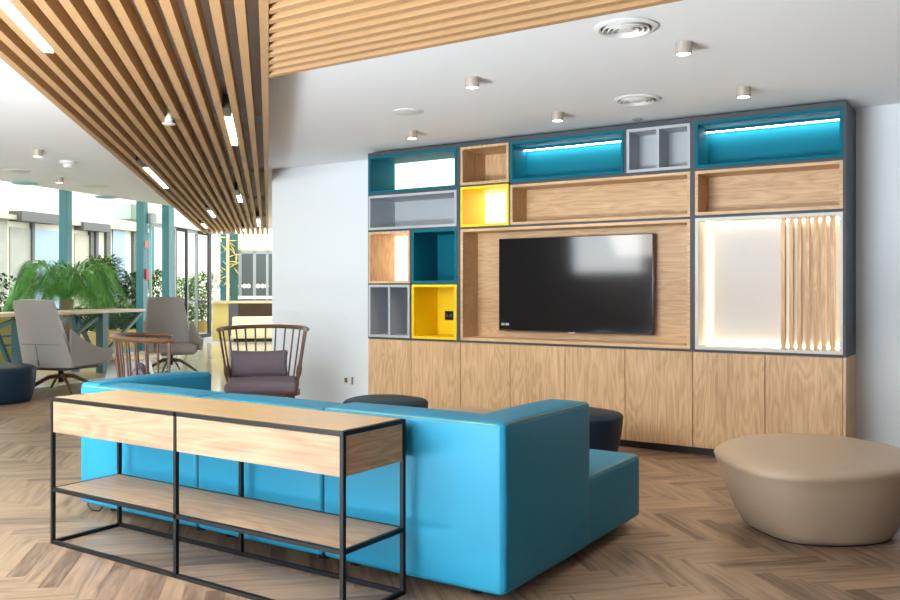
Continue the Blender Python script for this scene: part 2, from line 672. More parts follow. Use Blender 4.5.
# walls
bm = BM()
box(bm, -7.17, XR + .3, YW, 16.5, 0, CEIL + .3)
struct('wall_back', bm, M['wall'])
bm = BM()
box(bm, XR, XR + .2, YF - .2, YW, 0, CEIL + .3)
struct('wall_right', bm, M['rightwall'])
bm = BM()      # front wall: a high window to the left, a wide one in the middle
box(bm, -12.6, -7.9, YF - .2, YF, 0, CEIL + .8)
box(bm, -7.9, -6.3, YF - .2, YF, 0, 1.62)
box(bm, -6.3, -6.1, YF - .2, YF, 0, CEIL + .3)
box(bm, -1.6, XR, YF - .2, YF, 0, CEIL + .3)
box(bm, -6.1, -1.6, YF - .2, YF, 0, 0.25)
box(bm, -7.9, -1.6, YF - .2, YF, 2.55, CEIL + .3)
struct('wall_front', bm, M['rightwall'])
bm = BM()
for i in range(6):
    x = -6.07 + i * .888
    box(bm, x - .03, x + .03, YF - .12, YF - .06, 0.25, 2.55)
struct('window_1', bm, M['frame'])

# ceiling: main slab, stopping short of the glazing, running on over the slats
e0 = G(-12.8, 3.1)
# where the ceiling edge meets the left rim of the slat field
LW = 1.47


def slatpt(t, l, z=0.0):
    return SD * t + SN * l + Vector((0, 0, z))


A = G(0, 3.1)
# solve A + GD*s = SD*t + SN*LW
rhs = SN * LW - A
det = GD.x * (-SD.y) - (-SD.x) * GD.y
s_int = (rhs.x * (-SD.y) - (-SD.x) * rhs.y) / det
ip = A + GD * s_int
bm = BM()
prism(bm, [e0, (XR + .2, YF - .2, 0), (XR + .2, YW + .3, 0), (XR + .2, 16.6, 0), (-7.3, 16.6, 0), slatpt(20.2, -2.5), slatpt(20.2, LW), ip], CEIL, CEIL + .12)
struct('ceiling', bm, M['ceil'], smooth=False)
bm = BM()
prism(bm, [G(-14, -0.3), G(9, -0.3), G(9, 3.2), G(-14, 3.2)], 3.45, 3.55)
struct('ceiling_entrance', bm, M['cream'], smooth=False)
bm = BM()
prism(bm, [G(-13, 3.02), G(s_int, 3.02), G(s_int, 3.1), G(-13, 3.1)], CEIL + .02, 3.45)
struct('trim_2', bm, M['ceil'], smooth=False)

# left glazing: teal columns, mullion, panes


def g_t(px, inward=0.0):
    """distance along the glazing direction of a line of sight"""
    r = ray(px, 289)
    o = G(0, inward)
    return (r.x * o.y - r.y * o.x) / (r.y * GD.x - r.x * GD.y)


TC1, TC2, TC3 = g_t(65.5), g_t(142), g_t(168)
COLS = [(-9.5, .15), (-7.0, .15), (-4.4, .15), (-1.8, .15), (0.75, .15), (TC1, .15), (TC2, .16), (TC3, .20)]
for i, (t, w) in enumerate(COLS):
    bm = BM()
    box(bm, t - w / 2, t + w / 2, -.09, .09, 0, 3.45, 0.006, 1, GMAT)
    o = struct('column_%d' % (i + 1), bm, M['tealsteel'])
for i in range(len(COLS) - 1):
    a, b = COLS[i][0] + COLS[i][1] / 2, COLS[i + 1][0] - COLS[i + 1][1] / 2
    bm = BM()
    box(bm, a, b, -.015, -.005, 0.05, 3.45, 0, 1, GMAT)
    pane = struct('window_%d' % (i + 2), bm, M['glass'], smooth=False)
    bm = BM()
    box(bm, a, b, -.05, .03, 0.0, 0.06, 0, 1, GMAT)
    box(bm, a, b, -.04, .02, 3.38, 3.45, 0, 1, GMAT)
    obj('window_frame', bm, M['tealsteel'], pane)

# ------------------------------------------------------------------ entrance door facade
P1 = at_dep(150, 289, 19.9)
P2 = at_dep(214, 289, 23.9)
P1.z = P2.z = 0
DD = (P2 - P1).normalized()
DN = Vector((DD.y, -DD.x, 0))
DL = (P2 - P1).length
DMAT = Matrix(((DD.x, DN.x, 0, P1.x), (DD.y, DN.y, 0, P1.y), (0, 0, 1, 0), (0, 0, 0, 1)))
bm = BM()
box(bm, -1.2, DL + .1, -.25, .12, 2.82, 3.15, 0.0, 1, DMAT)
struct('trim_3', bm, plain('pale_green_lintel', (0.5, 0.55, 0.5), 0.5))


def dpar(px):
    """distance along the door facade of a picture column"""
    r = ray(px, 289)
    d = r.x * (-DD.y) + DD.x * r.y
    return (P1.y * DD.x - P1.x * DD.y) and ((r.x * P1.y - r.y * P1.x) / (r.y * DD.x - r.x * DD.y))


dedges = [dpar(p) for p in (150, 175, 186.5, 196.5, 210.5)]
dn = 0
for i in range(4):
    a, b = dedges[i], dedges[i + 1]
    dn += 1
    bm = BM()
    w = 0.05
    dark = i == 3
    box(bm, a, a + w, -.03, .03, 0, 2.82, 0, 1, DMAT)
    box(bm, b - w * (3.5 if dark else 1), b, -.03, .03, 0, 2.82, 0, 1, DMAT)
    box(bm, a + w, b - w, -.03, .03, 2.74, 2.82, 0, 1, DMAT)
    box(bm, a + w, b - w, -.03, .03, 0, .1, 0, 1, DMAT)
    box(bm, a + w, b - w, -.02, .02, 0.93, 0.99, 0, 1, DMAT)
    fr = struct('door_%d' % dn, bm, M['frame'] if i in (1, 3) else M['greyframe'])
    bm = BM()
    box(bm, a + w, b - w, -.006, .006, .1, 2.74, 0, 1, DMAT)
    obj('glass_pane', bm, M['glass'], fr, smooth=False)
bm = BM()
box(bm, -1.1, 0, -.03, .03, 0, 2.82, 0, 1, DMAT)
struct('window_10', bm, M['glass'], smooth=False)

# ------------------------------------------------------------------ far partition (facing along the slats)
FT = 23.0
FMAT = Matrix(((-SN.x, -SD.x, 0, SD.x * FT), (-SN.y, -SD.y, 0, SD.y * FT), (0, 0, 1, 0), (0, 0, 0, 1)))  # x to the right, y to the camera


def fp(x, y):
    r = ray(x, y)
    p = Vector((0, 0, EYE)) + r * (FT / (r.x * SD.x + r.y * SD.y))
    return (-(p.x * SN.x + p.y * SN.y), p.z)


def fbox(bm, px0, px1, py0, py1, y0, y1, floor=False):
    a, b = fp(px0, py1), fp(px1, py0)
    return box(bm, a[0], b[0], y0, y1, 0 if floor else a[1], b[1], 0, 1, FMAT)


bm = BM()
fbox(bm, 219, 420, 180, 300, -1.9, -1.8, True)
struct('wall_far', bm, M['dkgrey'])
bm = BM()
fbox(bm, 233, 290, 200, 250.5, -.1, 0.05)
struct('trim_4', bm, M['cream'])
wf = thing('window_11', None, None)
wf['kind'] = 'structure'
bm = BM()
for x0, x1 in ((238.5, 241.5), (253, 256), (266, 268.5)):
    fbox(bm, x0, x1, 250, 300, -.05, .05)
fbox(bm, 238, 290, 250, 253.5, -.05, .05)
obj('window_frame', bm, M['greyframe'], wf)
bm = BM()
fbox(bm, 238, 290, 253, 297, -.008, .008)
obj('glass_pane', bm, M['glass'], wf, smooth=False)
bm = BM()
for px in (221, 231, 240, 244.5, 248.5, 258, 262.5, 266.5):
    a = fp(px, 286)
    lathe(bm, [(0.06, 0), (0.06, 0.004)], (0, 0, 0), 14)
    vs = bm.verts[-28:] if False else list(bm.verts)[-28:]
    bmesh.ops.transform(bm, matrix=FMAT @ Matrix.Translation((a[0], .012, a[1])) @ Matrix.Rotation(PI / 2, 4, 'X'), verts=vs)
obj('glass_dots', bm, M['dot'], wf)
bm = BM()
fbox(bm, 230, 290, 295.8, 299, -.1, .1)
struct('trim_5', bm, M['socket'])
ct = thing('counter', 'long low counter with pale timber ledge and dark brown front behind the glass doors', 'counter', fbox(BM(), 0, 1, 0, 1, 0, 1) and (FMAT @ Vector((0, 0, 0))))
bm = BM()
fbox(bm, 212, 290, 300.5, 303.2, -.1, .35)
obj('ledge', bm, M['barwood'], ct)
bm = BM()
fbox(bm, 238.5, 290, 303.2, 322, -.05, .1, True)
obj('front_panel', bm, M['dkbrown'], ct)
bm = BM()
fbox(bm, 212.5, 228.5, 303.2, 336, -.05, .2, True)
obj('end_panel', bm, M['yellowpanel'], ct, label='yellow end panel')
bp = thing('bench', 'cream upholstered bench at the foot of the dark counter front', 'bench', FMAT @ Vector((.3, .8, 0)))
bm = BM()
a, b = fp(233, 331), fp(285, 322)
rbox(bm, a[0], b[0] + 1.0, .55, 1.1, 0.08, .42, .04, 4, (0, 0, .02), M=FMAT)
obj('seat', bm, M['cream'], bp)
bm = BM()
rbox(bm, a[0], b[0] + 1.0, .40, .55, .05, .60, .04, 4, (0, .02, 0), M=FMAT)
obj('backrest', bm, M['cream'], bp)
bm = BM()
box(bm, a[0] + .05, b[0] + .95, .5, 1.0, 0, .08, 0, 1, FMAT)
obj('plinth', bm, M['plinth'], bp)
ls = thing('lattice_screen', 'slim open screen of white and green uprights with brass leaves, standing on the counter ledge', 'screen', FMAT @ Vector((fp(222, 300)[0], .1, 0)))
for px0, px1, mm in ((213.8, 217.5, 'socket'), (226.5, 229.5, 'cream'), (230.5, 238, 'greensteel'), (220.5, 225.5, 'tealsteel')):
    bm = BM()
    fbox(bm, px0, px1, 234, 300.5, .06, .14)
    obj('upright', bm, M[mm], ls)
bm = BM()
random.seed(3)
for i in range(26):
    px = random.choice([219, 220.5, 224, 226, 231.5, 234.5, 236.5, 233])
    py = random.uniform(237, 283)
    a = fp(px, py)
    c = FMAT @ Vector((a[0], .16, a[1]))
    d = FMAT.to_3x3() @ Vector((random.uniform(-1, 1), 0, random.uniform(-.6, .9))).normalized()
    tube(bm, [c - d * .11, c, c + d * .11], [.006, .035, .006], 6, (1, .5))
obj('brass_leaves', bm, M['gold'], ls)

# ------------------------------------------------------------------ slat canopy
SB, ST_ = 2.52, 2.62
PITCH = 0.1035
T0, T1 = 0.8, 19.8
cp = thing('slat_ceiling', 'hung canopy of pale timber slats running diagonally under the white ceiling', 'slat ceiling', (0, 0, SB))
bm = BM()
for k in range(1, 14):
    box(bm, T0, T1, k * PITCH - .005, k * PITCH + .040, SB, ST_, 0, 1, SMAT)
obj('diagonal_slats', bm, None or wood('pine_slat_diagonal', (0.455, 0.28, 0.135), (0.38, 0.22, 0.10), axis='y', cathedral=0.3, streak=0.4, rough=0.55), cp, smooth=False)
bm = BM()
box(bm, T0, T1, -.001, .040, SB, ST_ + .05, 0, 1, SMAT)
obj('edge_beam', bm, M['slat'], cp, smooth=False)
bm = BM()
bslope = -SD.x / SD.y
k = 0
while True:
    y1 = 3.595 - k * PITCH
    y0 = y1 - .043
    if y0 < 0.7:
        break
    poly = [(-bslope * y0 + .006, y0), (XR - .02, y0), (XR - .02, y1), (-bslope * y1 + .006, y1)]
    prism(bm, poly, SB, ST_)
    k += 1
obj('cross_slats', bm, M['slat'], cp, smooth=False)
bm = BM()
for t in (1.5, 4, 7, 10, 13, 16, 19):
    box(bm, t, t + .05, 0.041, 1.40, ST_, CEIL, 0, 1, SMAT)
for x in (-.2, 1.4, 2.9):
    box(bm, x, x + .05, 1.2, 3.55, ST_, CEIL)
obj('batten', bm, M['ceil'], cp, smooth=False)

# linear lamps lying in the gaps of the canopy: (gap, depth of the dark end, start and end of the tube)
lamp_specs = [
    (11, 0.9, 1.1, 4.78, 'long bright linear lamp between the slats nearest the camera'),
    (3, 6.02, 6.33, 7.55, 'bright linear lamp beside the right edge beam, above the armchairs'),
    (12, 8.7, 9.15, 10.95, 'linear lamp close to the outer left rim of the slat canopy'),
    (9, 13.5, 13.95, 15.2, 'short linear lamp in the middle of the canopy above the entrance'),
    (4, 11.0, 11.65, 12.5, 'small linear lamp between the slats right of the canopy middle'),
    (2, 14.9, 15.5, 17.2, 'small linear lamp beside the edge beam, farthest along it'),
    (12, 16.4, 16.8, 17.9, 'tiny linear lamp at the far left corner of the slat canopy'),
    (5, 17.6, 18.2, 18.8, 'tiny dark-ended linear lamp at the far end of the canopy'),
]
for gap, ta, tb, tc_, lab in lamp_specs:
    lc = gap * PITCH - .032
    root = thing('linear_lamp', lab, 'lamp', slatpt((ta + tc_) / 2, lc, SB), group='linear lamps in the slat canopy')
    bm = BM()
    box(bm, ta, tc_, lc - .024, lc + .024, SB + .03, ST_ - .003, 0, 1, SMAT)
    box(bm, ta, tb, lc - .024, lc + .024, SB + .0, SB + .03, 0, 1, SMAT)
    obj('housing', bm, M['frame'], root, smooth=False)
    bm = BM()
    box(bm, tb, tc_, lc - .024, lc + .024, SB - .004, SB + .03, 0, 1, SMAT)
    obj('tube', bm, M['tube'], root, smooth=False, label='glowing white tube')
c = slatpt(6.45, 7 * PITCH - .03, 0)
root = thing('smoke_detector', 'white cone smoke detector hanging between the timber slats', 'smoke detector', (c.x, c.y, 2.47))
bm = BM()
lathe(bm, [(.016, .2), (.02, .1), (.03, .012)], (c.x, c.y, 2.47), 16)
obj('stem', bm, M['vent'], root)
bm = BM()
lathe(bm, [(.045, .012), (.048, .006), (.03, 0)], (c.x, c.y, 2.47), 20)
obj('head', bm, M['vent'], root)

# ------------------------------------------------------------------ ceiling fittings


def downlight(px, py, lab, glow=True):
    p = at_z(px, py, CEIL)
    root = thing('ceiling_spotlight', lab, 'ceiling light', p, group='small surface spotlights on the white ceiling')
    bm = BM()
    lathe(bm, [(.046, 0), (.046, -.062), (.040, -.066), (.038, -.060)], p, 24, True, True)
    obj('housing', bm, M['champagne'], root)
    bm = BM()
    lathe(bm, [(.037, -.061), (.037, -.064)], p, 20)
    obj('lens', bm, M['lens'], root)
    L = bpy.data.lights.new('spot_beam', 'SPOT')
    L.energy = 16
    L.color = (1, 0.86, 0.68)
    L.spot_size = math.radians(95)
    L.spot_blend = 0.6
    L.shadow_soft_size = .035
    o = bpy.data.objects.new('spot_beam', L)
    COL.objects.link(o)
    o.parent = root
    o.location = (0, 0, -.075)
    return root


downlight(683.5, 42.5, 'beige cylinder spotlight just right of the nearest round air vent')
downlight(743.5, 87.5, 'beige cylinder spotlight above the right end of the shelving')
downlight(472, 77.5, 'beige cylinder spotlight alone in the open ceiling by the cross slats')
downlight(557.5, 112.5, 'beige cylinder spotlight above the long teal lit shelf')
downlight(412, 131, 'beige cylinder spotlight above the left end of the shelving')
downlight(37.5, 150, 'brown cylinder spotlight at left, nearer the slats')
downlight(59.5, 177.5, 'small brown cylinder spotlight at left above the first teal column')


def vent(px, py, r, lab):
    p = at_z(px, py, CEIL)
    root = thing('ceiling_vent', lab, 'air vent', p, group='round air vents in the white ceiling')
    bm = BM()
    lathe(bm, [(r, -.002), (r, -.008), (r * .86, -.016), (r * .80, -.010), (r * .80, -.002)], p, 40, False, False)
    obj('rim', bm, M['vent'], root)
    bm = BM()
    lathe(bm, [(r * .80, -.0015), (r * .80, -.003)], p, 32)
    obj('backing', bm, M['ventdark'], root)
    for q in (.70, .54, .38):
        bm = BM()
        lathe(bm, [(r * q, -.004), (r * (q + .05), -.022), (r * (q + .02), -.024), (r * (q - .06), -.006)], p, 36, False, False)
        obj('ring', bm, M['vent'], root)
    bm = BM()
    lathe(bm, [(r * .2, -.004), (r * .25, -.018), (r * .02, -.022)], p, 24)
    obj('core', bm, M['vent'], root)


vent(626, 27, .165, 'larger looking round white air vent beside the cross slats')
vent(637, 99, .165, 'round white air vent close to the top of the shelving')


def disc(name, px, py, r, lab, cat, mat, th=.01):
    p = at_z(px, py, CEIL)
    bm = BM()
    lathe(bm, [(r, -.001), (r, -th * .5), (r * .9, -th)], p, 28)
    return single(name, bm, mat, lab, cat, p)


disc('ceiling_speaker', 408, 111.5, .12, 'flat white round loudspeaker cover in the ceiling, left of the vents', 'ceiling speaker', M['vent'])
disc('sprinkler_cover', 637, 118.5, .045, 'small grey sprinkler cover between the vent and the shelving', 'sprinkler', M['greyframe'])
disc('ceiling_speaker', 17, 170.5, .15, 'grey round loudspeaker cover low at left, nearest the bar table', 'ceiling speaker', M['vent'])
disc('ceiling_speaker', 95, 185.7, .17, 'pale round loudspeaker cover in the ceiling right of the first teal column', 'ceiling speaker', M['vent'])
disc('recessed_light', 25, 182.7, .16, 'recessed bluish round light at the left edge of the ceiling', 'ceiling light', plain('teal_rim', (0.3, 0.55, 0.6), 0.3), .02)
disc('recessed_light', 106, 196.6, .16, 'recessed bluish round light at the ceiling edge between two teal columns', 'ceiling light', plain('teal_rim_b', (0.3, 0.55, 0.6), 0.3), .02)
p = at_z(68, 161.5, CEIL)
root = thing('smoke_detector', 'white dome smoke detector on the flat ceiling at left', 'smoke detector', p)
bm = BM()
lathe(bm, [(.085, 0), (.085, -.02), (.07, -.03)], p, 24)
obj('base', bm, M['vent'], root)
bm = BM()
lathe(bm, [(.055, -.03), (.05, -.06), (.03, -.075)], p, 20)
obj('dome', bm, M['vent'], root)

# ------------------------------------------------------------------ shelving wall
UX0, UX1, UYF, UYB = -5.40, -1.041, 6.7085, 7.155
UZ0, UZ1 = 0.81, 2.645
su = thing('shelving_unit', 'tall wall shelving of teal, grey, yellow and oak boxes around the screen', 'shelving', (-3.2, 6.93, UZ0))
bm = BM()
box(bm, UX0, UX1, UYB - .015, UYB, UZ0, UZ1)                    # back
box(bm, UX0, UX0 + .009, UYF, UYB - .015, UZ0, UZ1)
box(bm, UX1 - .019, UX1, UYF, UYB - .015, UZ0, UZ1)
for x0, x1 in ((-4.351, -4.309), (-2.165, -2.128)):
    box(bm, x0, x1, UYF + .002, UYB - .015, UZ0, UZ1)
for x0, x1 in ((UX0 + .009, -4.351), (-4.309, -2.165), (-2.128, UX1 - .019)):
    box(bm, x0, x1, UYF + .002, UYB - .015, UZ0, UZ0 + .018)
    box(bm, x0, x1, UYF + .002, UYB - .015, 2.605, UZ1)
# rails between boxes
for x0, x1, z0, z1 in ((UX0 + .009, -4.351, 2.218, 2.240), (UX0 + .009, -4.351, 1.862, 1.881), (UX0 + .009, -4.351, 1.342, 1.356),
                       (-4.888, -4.863, UZ0 + .018, 1.862), (-4.309, -3.799, 2.237, 2.253), (-3.799, -2.165, 2.224, 2.248),
                       (-4.309, -2.165, 1.850, 1.868), (-3.799, -3.785, 1.868, 2.605), (-2.719, -2.694, 2.248, 2.605),
                       (-2.128, UX1 - .019, 2.222, 2.243), (-2.128, UX1 - .019, 1.854, 1.875)):
    box(bm, x0, x1, UYF + .004, UYB - .016, z0, z1)
obj('carcass', bm, M['carcass'], su, smooth=False)


def cubby(x0, x1, z0, z1, dep, mat, lab, t=.023, back=None, divs=()):
    yb = UYF + dep
    y0 = UYF - .004
    bm = BM()
    box(bm, x0, x1, y0, yb + .01, z0, z0 + t)
    box(bm, x0, x1, y0, yb + .01, z1 - t, z1)
    box(bm, x0, x0 + t, y0, yb + .01, z0 + t, z1 - t)
    box(bm, x1 - t, x1, y0, yb + .01, z0 + t, z1 - t)
    for d in divs:
        box(bm, d - t * .5, d + t * .5, y0, yb, z0 + t, z1 - t)
    o = obj('cubby', bm, mat, su, smooth=False, label=lab)
    bm = BM()
    box(bm, x0 + t, x1 - t, yb, yb + .008, z0 + t, z1 - t)
    obj('back_panel', bm, back or mat, o, smooth=False)
    return o


D1, D2 = .40, .26
c1 = cubby(-5.391, -4.352, 2.241, 2.606, D1, M['teal'], 'teal box with a glowing cream back', back=M['backlit'])
c2 = cubby(-5.391, -4.352, 1.882, 2.217, D1, M['grey'], 'wide grey box below the glowing teal one')
c3 = cubby(-5.391, -4.889, 1.357, 1.861, D1, M['oakv'], 'upright oak box with a glowing back', back=M['backlit'])
c4 = cubby(-4.862, -4.352, 1.357, 1.861, D1, M['teal'], 'plain dark teal square box')
c5 = cubby(-5.391, -4.889, .829, 1.341, D1, M['grey'], 'grey box split by an upright divider', divs=(-5.135,))
c6 = cubby(-4.862, -4.352, .829, 1.341, D1, M['yellow'], 'yellow square box with a black socket')
c7 = cubby(-4.308, -3.80, 2.254, 2.604, D1, M['oakv'], 'small oak box in the top row')
c8 = cubby(-4.308, -3.80, 1.869, 2.236, D1, M['yellow'], 'yellow box with a glowing back', back=M['backlit'])
c9 = cubby(-3.784, -2.720, 2.249, 2.604, D2, M['teal'], 'long teal box lit from above, in the middle')
c10 = cubby(-2.693, -2.166, 2.249, 2.604, .22, M['grey'], 'small grey box with a middle divider', divs=(-2.43,))
c11 = cubby(-3.784, -2.166, 1.869, 2.223, D2, M['oakh'], 'long oak box above the screen')
c12 = cubby(-4.308, -2.166, .829, 1.849, D2, M['oakh'], 'large oak niche behind the screen', t=.025)
c13 = cubby(-2.127, -1.061, 2.244, 2.604, D2, M['teal'], 'long teal box lit from above, at the right end')
c14 = cubby(-2.127, -1.061, 1.876, 2.221, D2, M['oakh'], 'long oak box at the right end')
c15 = cubby(-2.127, -1.061, .829, 1.853, D2, M['white'], 'white lit niche with upright oak slats')
for c_, x0, x1, z in ((c9, -3.760, -2.744, 2.552), (c13, -2.103, -1.085, 2.552)):
    bm = BM()
    box(bm, x0, x1, UYF + D2 - .050, UYF + D2 - .030, z + .004, z + .028)
    obj('light_rail', bm, M['teal'], c_, smooth=False)
    bm = BM()
    box(bm, x0, x1, UYF + D2 - .050, UYF + D2 - .030, z - .001, z + .004)
    obj('light_strip', bm, M['ledc'], c_, smooth=False, label='thin white light strip')
bm = BM()
yb = UYF + D2
box(bm, -2.104, -1.084, yb - .018, yb - .006, 1.815, 1.828)
box(bm, -2.104, -1.084, yb - .018, yb - .006, .854, .867)
box(bm, -2.104, -2.088, yb - .018, yb - .006, .867, 1.815)
box(bm, -1.100, -1.084, yb - .018, yb - .006, .867, 1.815)
obj('light_strip', bm, M['led'], c15, smooth=False, label='warm light strip around the niche back')
bm = BM()
for x in (-1.471, -1.413, -1.356, -1.300, -1.245, -1.190, -1.132):
    box(bm, x - .014, x + .014, UYF - .002, UYF + .05, .852, 1.830)
obj('slat_grille', bm, M['oakv'], c15, smooth=False, label='upright oak slats')

bc = thing('base_cabinet', 'low oak cabinet with eight flush doors under the shelving', 'cabinet', (-3.2, 6.93, 0))
bm = BM()
box(bm, UX0, UX1, UYF + .024, UYB, .062, .808)
box(bm, UX1 - .022, UX1, UYF, UYF + .024, .062, .808)
obj('body', bm, M['oakv'], bc, smooth=False)
bm = BM()
box(bm, UX0 + .02, UX1 - .03, UYF + .045, UYB, 0, .062)
obj('plinth', bm, M['plinth'], bc, smooth=False, label='black recessed plinth')
seams = [UX0, -4.874, -4.31, -3.788, -3.249, -2.708, -2.147, -1.599, UX1 - .022]
for i in range(8):
    bm = BM()
    box(bm, seams[i] + .0028, seams[i + 1] - .0028, UYF, UYF + .019, .062, .806, .001, 1)
    obj('door', bm, M['oakv'], bc, smooth=False)

# television
tv = thing('television', 'large black flat screen mounted in the oak niche', 'television', (-3.265, 6.93, .92))
bm = BM()
box(bm, -4.005, -2.532, 6.885, 6.93, .918, 1.760, .004, 2)
obj('case', bm, M['bezel'], tv)
bm = BM()
box(bm, -3.998, -2.539, 6.8805, 6.8855, .930, 1.754)
obj('screen', bm, M['tvblack'], tv, smooth=False)
bm = BM()
box(bm, -3.6, -2.95, 6.93, UYF + D2, 1.15, 1.5)
obj('wall_bracket', bm, M['black'], tv, smooth=False)
bm = BM()
box(bm, -3.30, -3.235, 6.878, 6.886, .912, .922, .003, 2)
obj('badge', bm, M['silver'], tv)
bm = BM()
box(bm, -3.975, -3.94, 6.8795, 6.8806, .968, .990)
box(bm, -3.930, -3.895, 6.8795, 6.8806, .968, .990)
obj('sticker', bm, M['greyframe'], tv, smooth=False)

so = thing('power_socket', 'black double power socket inside the yellow box', 'socket', (-4.69, UYF + D1, 1.04))
bm = BM()
box(bm, -4.745, -4.648, UYF + D1 - .010, UYF + D1 - .0005, .996, 1.083, .003, 2)
obj('plate', bm, M['black'], so)
for x in (-4.720, -4.673):
    bm = BM()
    lathe(bm, [(.016, 0), (.016, .003)], (0, 0, 0), 14)
    bmesh.ops.transform(bm, matrix=Matrix.Translation((x, UYF + D1 - .010, 1.04)) @ Matrix.Rotation(PI / 2, 4, 'X'), verts=list(bm.verts))
    obj('outlet', bm, M['carcass'], so)
so = thing('wall_socket', 'white wall socket low on the white wall left of the cabinet', 'socket', (-6.02, YW, .32))
bm = BM()
box(bm, -6.085, -5.955, YW - .012, YW - .0005, .275, .365, .003, 2)
obj('plate', bm, M['socket'], so)
bm = BM()
box(bm, -6.075, -6.035, YW - .016, YW - .012, .295, .345, .002, 1)
obj('outlet', bm, M['ventdark'], so)
bm = BM()
box(bm, -5.975, -5.960, YW - .02, YW - .012, .28, .36, .002, 1)
obj('rim', bm, M['ventdark'], so)

# ------------------------------------------------------------------ sofa
SX = [-4.606, -3.585, -2.717, -1.744]
SY0, SYB, SYA, SY1 = 3.035, 3.26, 3.88, 4.545
SZ0, SZS, SZT = .052, .395, .752
sf = thing('sofa', 'deep blue vinyl sofa with square arms and lime piping behind the console table', 'sofa', (-3.17, 3.8, 0))
for i in range(3):
    a, b = SX[i] + .004, SX[i + 1] - .004
    bm = BM()
    rbox(bm, a, b, SY0, SYB, SZ0, SZT - (.012 if i < 2 else 0), .022, 8, (0, .008, .012))
    o = obj('backrest', bm, M['sofa'], sf)
    bm = BM()
    zt = SZT - (.012 if i < 2 else 0)
    tube(bm, [(a + .012, SY0 + .004, SZ0 + .03), (a + .012, SY0 + .004, zt - .03)], .002, 6)
    tube(bm, [(a + .03, SY0 + .006, zt - .006 + .006 * math.sin(PI * 0)), (b - .03, SY0 + .006, zt - .006)], .0024, 6)
    obj('piping', bm, M['pipe'], o)
    bm = BM()
    x0, x1 = (SX[0] + .185 if i == 0 else a), (SX[3] if i == 2 else b)
    rbox(bm, x0, x1, SYB + .004, SY1, SZ0, SZS, .028, 8, (0, .008, .022))
    o = obj('seat', bm, M['sofa'], sf)
    bm = BM()
    pts = [(x0 + .03, SY1 - .008, SZS - .006), (x1 - .03, SY1 - .008, SZS - .006)]
    tube(bm, pts, .0024, 6)
    if i == 2:
        tube(bm, [(x1 - .007, SYB + .05, SZS - .006), (x1 - .007, SY1 - .03, SZS - .006)], .0024, 6)
    obj('piping', bm, M['pipe'], o)
for s in (0, 1):
    x0, x1 = ((SX[0], SX[0] + .18), (SX[3] - .225, SX[3] + .003))[s]
    bm = BM()
    rbox(bm, x0, x1, SYB - .22 + (0 if s else .0), SYA, SZ0, SZT + .002, .024, 8, (.006, .008, .016))
    # the arm starts at the sofa's back face so that its outer side is one panel
    for v in bm.verts:
        if v.co.y < SYB:
            v.co.y += 0.0
    o = obj('armrest', bm, M['sofa'], sf)
    bm = BM()
    xo = x1 - .006 if s else x0 + .006
    tube(bm, [(xo, SY0 + .04, SZT - .003), (xo, SYA - .03, SZT - .003)], .0024, 6)
    obj('piping', bm, M['pipe'], o)
for x in (-4.45, -3.70, -3.47, -2.82, -2.62, -1.95):
    for y in (3.17, 4.38):
        bm = BM()
        lathe(bm, [(.03, 0), (.035, .053)], (x, y, 0), 14)
        obj('leg', bm, M['black'], sf)
bm = BM()
pts = [at_z(*q) for q in ((104, 505, .03), (99, 511, .006), (92, 510, .005), (88, 505, .005), (88.5, 499, .03), (91, 494, .10))]
pts2 = []
for i in range(len(pts) - 1):
    for j in range(4):
        pts2.append(pts[i].lerp(pts[i + 1], j / 4))
tube(bm, pts2 + [pts[-1]], .004, 6)
obj('power_cord', bm, M['black'], sf, label='thin black cord looping to the floor')

# ------------------------------------------------------------------ console table
CX0, CXM, CX1, CY0, CY1, CZ = -4.137, -3.176, -2.187, 2.564, 2.972, .747
B = .018
cs = thing('console_table', 'long console table of knotty oak in a black square steel frame behind the sofa', 'table', ((CX0 + CX1) / 2, (CY0 + CY1) / 2, 0))
bm = BM()
for x in (CX0, CX1 - B):
    box(bm, x, x + B, CY0 + B, CY1 - B, 0, B)
    box(bm, x, x + B, CY0 + B, CY1 - B, CZ - B, CZ)
    box(bm, x, x + B, CY0 + B, CY1 - B, .268, .268 + B)
for y in (CY0, CY1 - B):
    box(bm, CX0 + B, CX1 - B, y, y + B, 0, B)
    box(bm, CX0 + B, CX1 - B, y, y + B, CZ - B, CZ)
    box(bm, CX0 + B, CX1 - B, y, y + B, .268, .268 + B)
obj('frame', bm, M['black'], cs, smooth=False)
for x in (CX0, CXM - B / 2, CX1 - B):
    for y in (CY0, CY1 - B):
        bm = BM()
        box(bm, x, x + B, y, y + B, 0, CZ)
        obj('leg', bm, M['black'], cs, smooth=False)
bm = BM()
box(bm, CX0 + B, CX1 - B, CY0 + B, CY1 - B, CZ - .02, CZ + .002)
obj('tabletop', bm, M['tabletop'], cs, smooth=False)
bm = BM()
box(bm, CX0 + B, CX1 - B, CY0 + B, CY1 - B, .266, .2855)
obj('shelf', bm, M['table'], cs, smooth=False)
for a, b in ((CX0 + B, CXM - B / 2), (CXM + B / 2, CX1 - B)):
    bm = BM()
    box(bm, a + .001, b - .001, CY0 + .003, CY0 + .022, .570, CZ - B - .002, .001, 1)
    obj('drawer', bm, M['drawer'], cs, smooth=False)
bm = BM()
box(bm, CX0 + B, CX1 - B, CY1 - .016, CY1 - .004, .570, CZ - B - .001)
box(bm, CX0 + .016, CX1 - .016, CY0 + .024, CY1 - .018, .570, .582)
obj('drawer_case', bm, M['table'], cs, smooth=False)
for a, b in ((CX0 + .004, CX0 + .016), (CX1 - .016, CX1 - .004)):
    bm = BM()
    box(bm, a, b, CY0 + B, CY1 - B, .570, CZ - B - .001)
    obj('side_panel', bm, M['sidewood'], cs, smooth=False)

# ------------------------------------------------------------------ pebble poufs


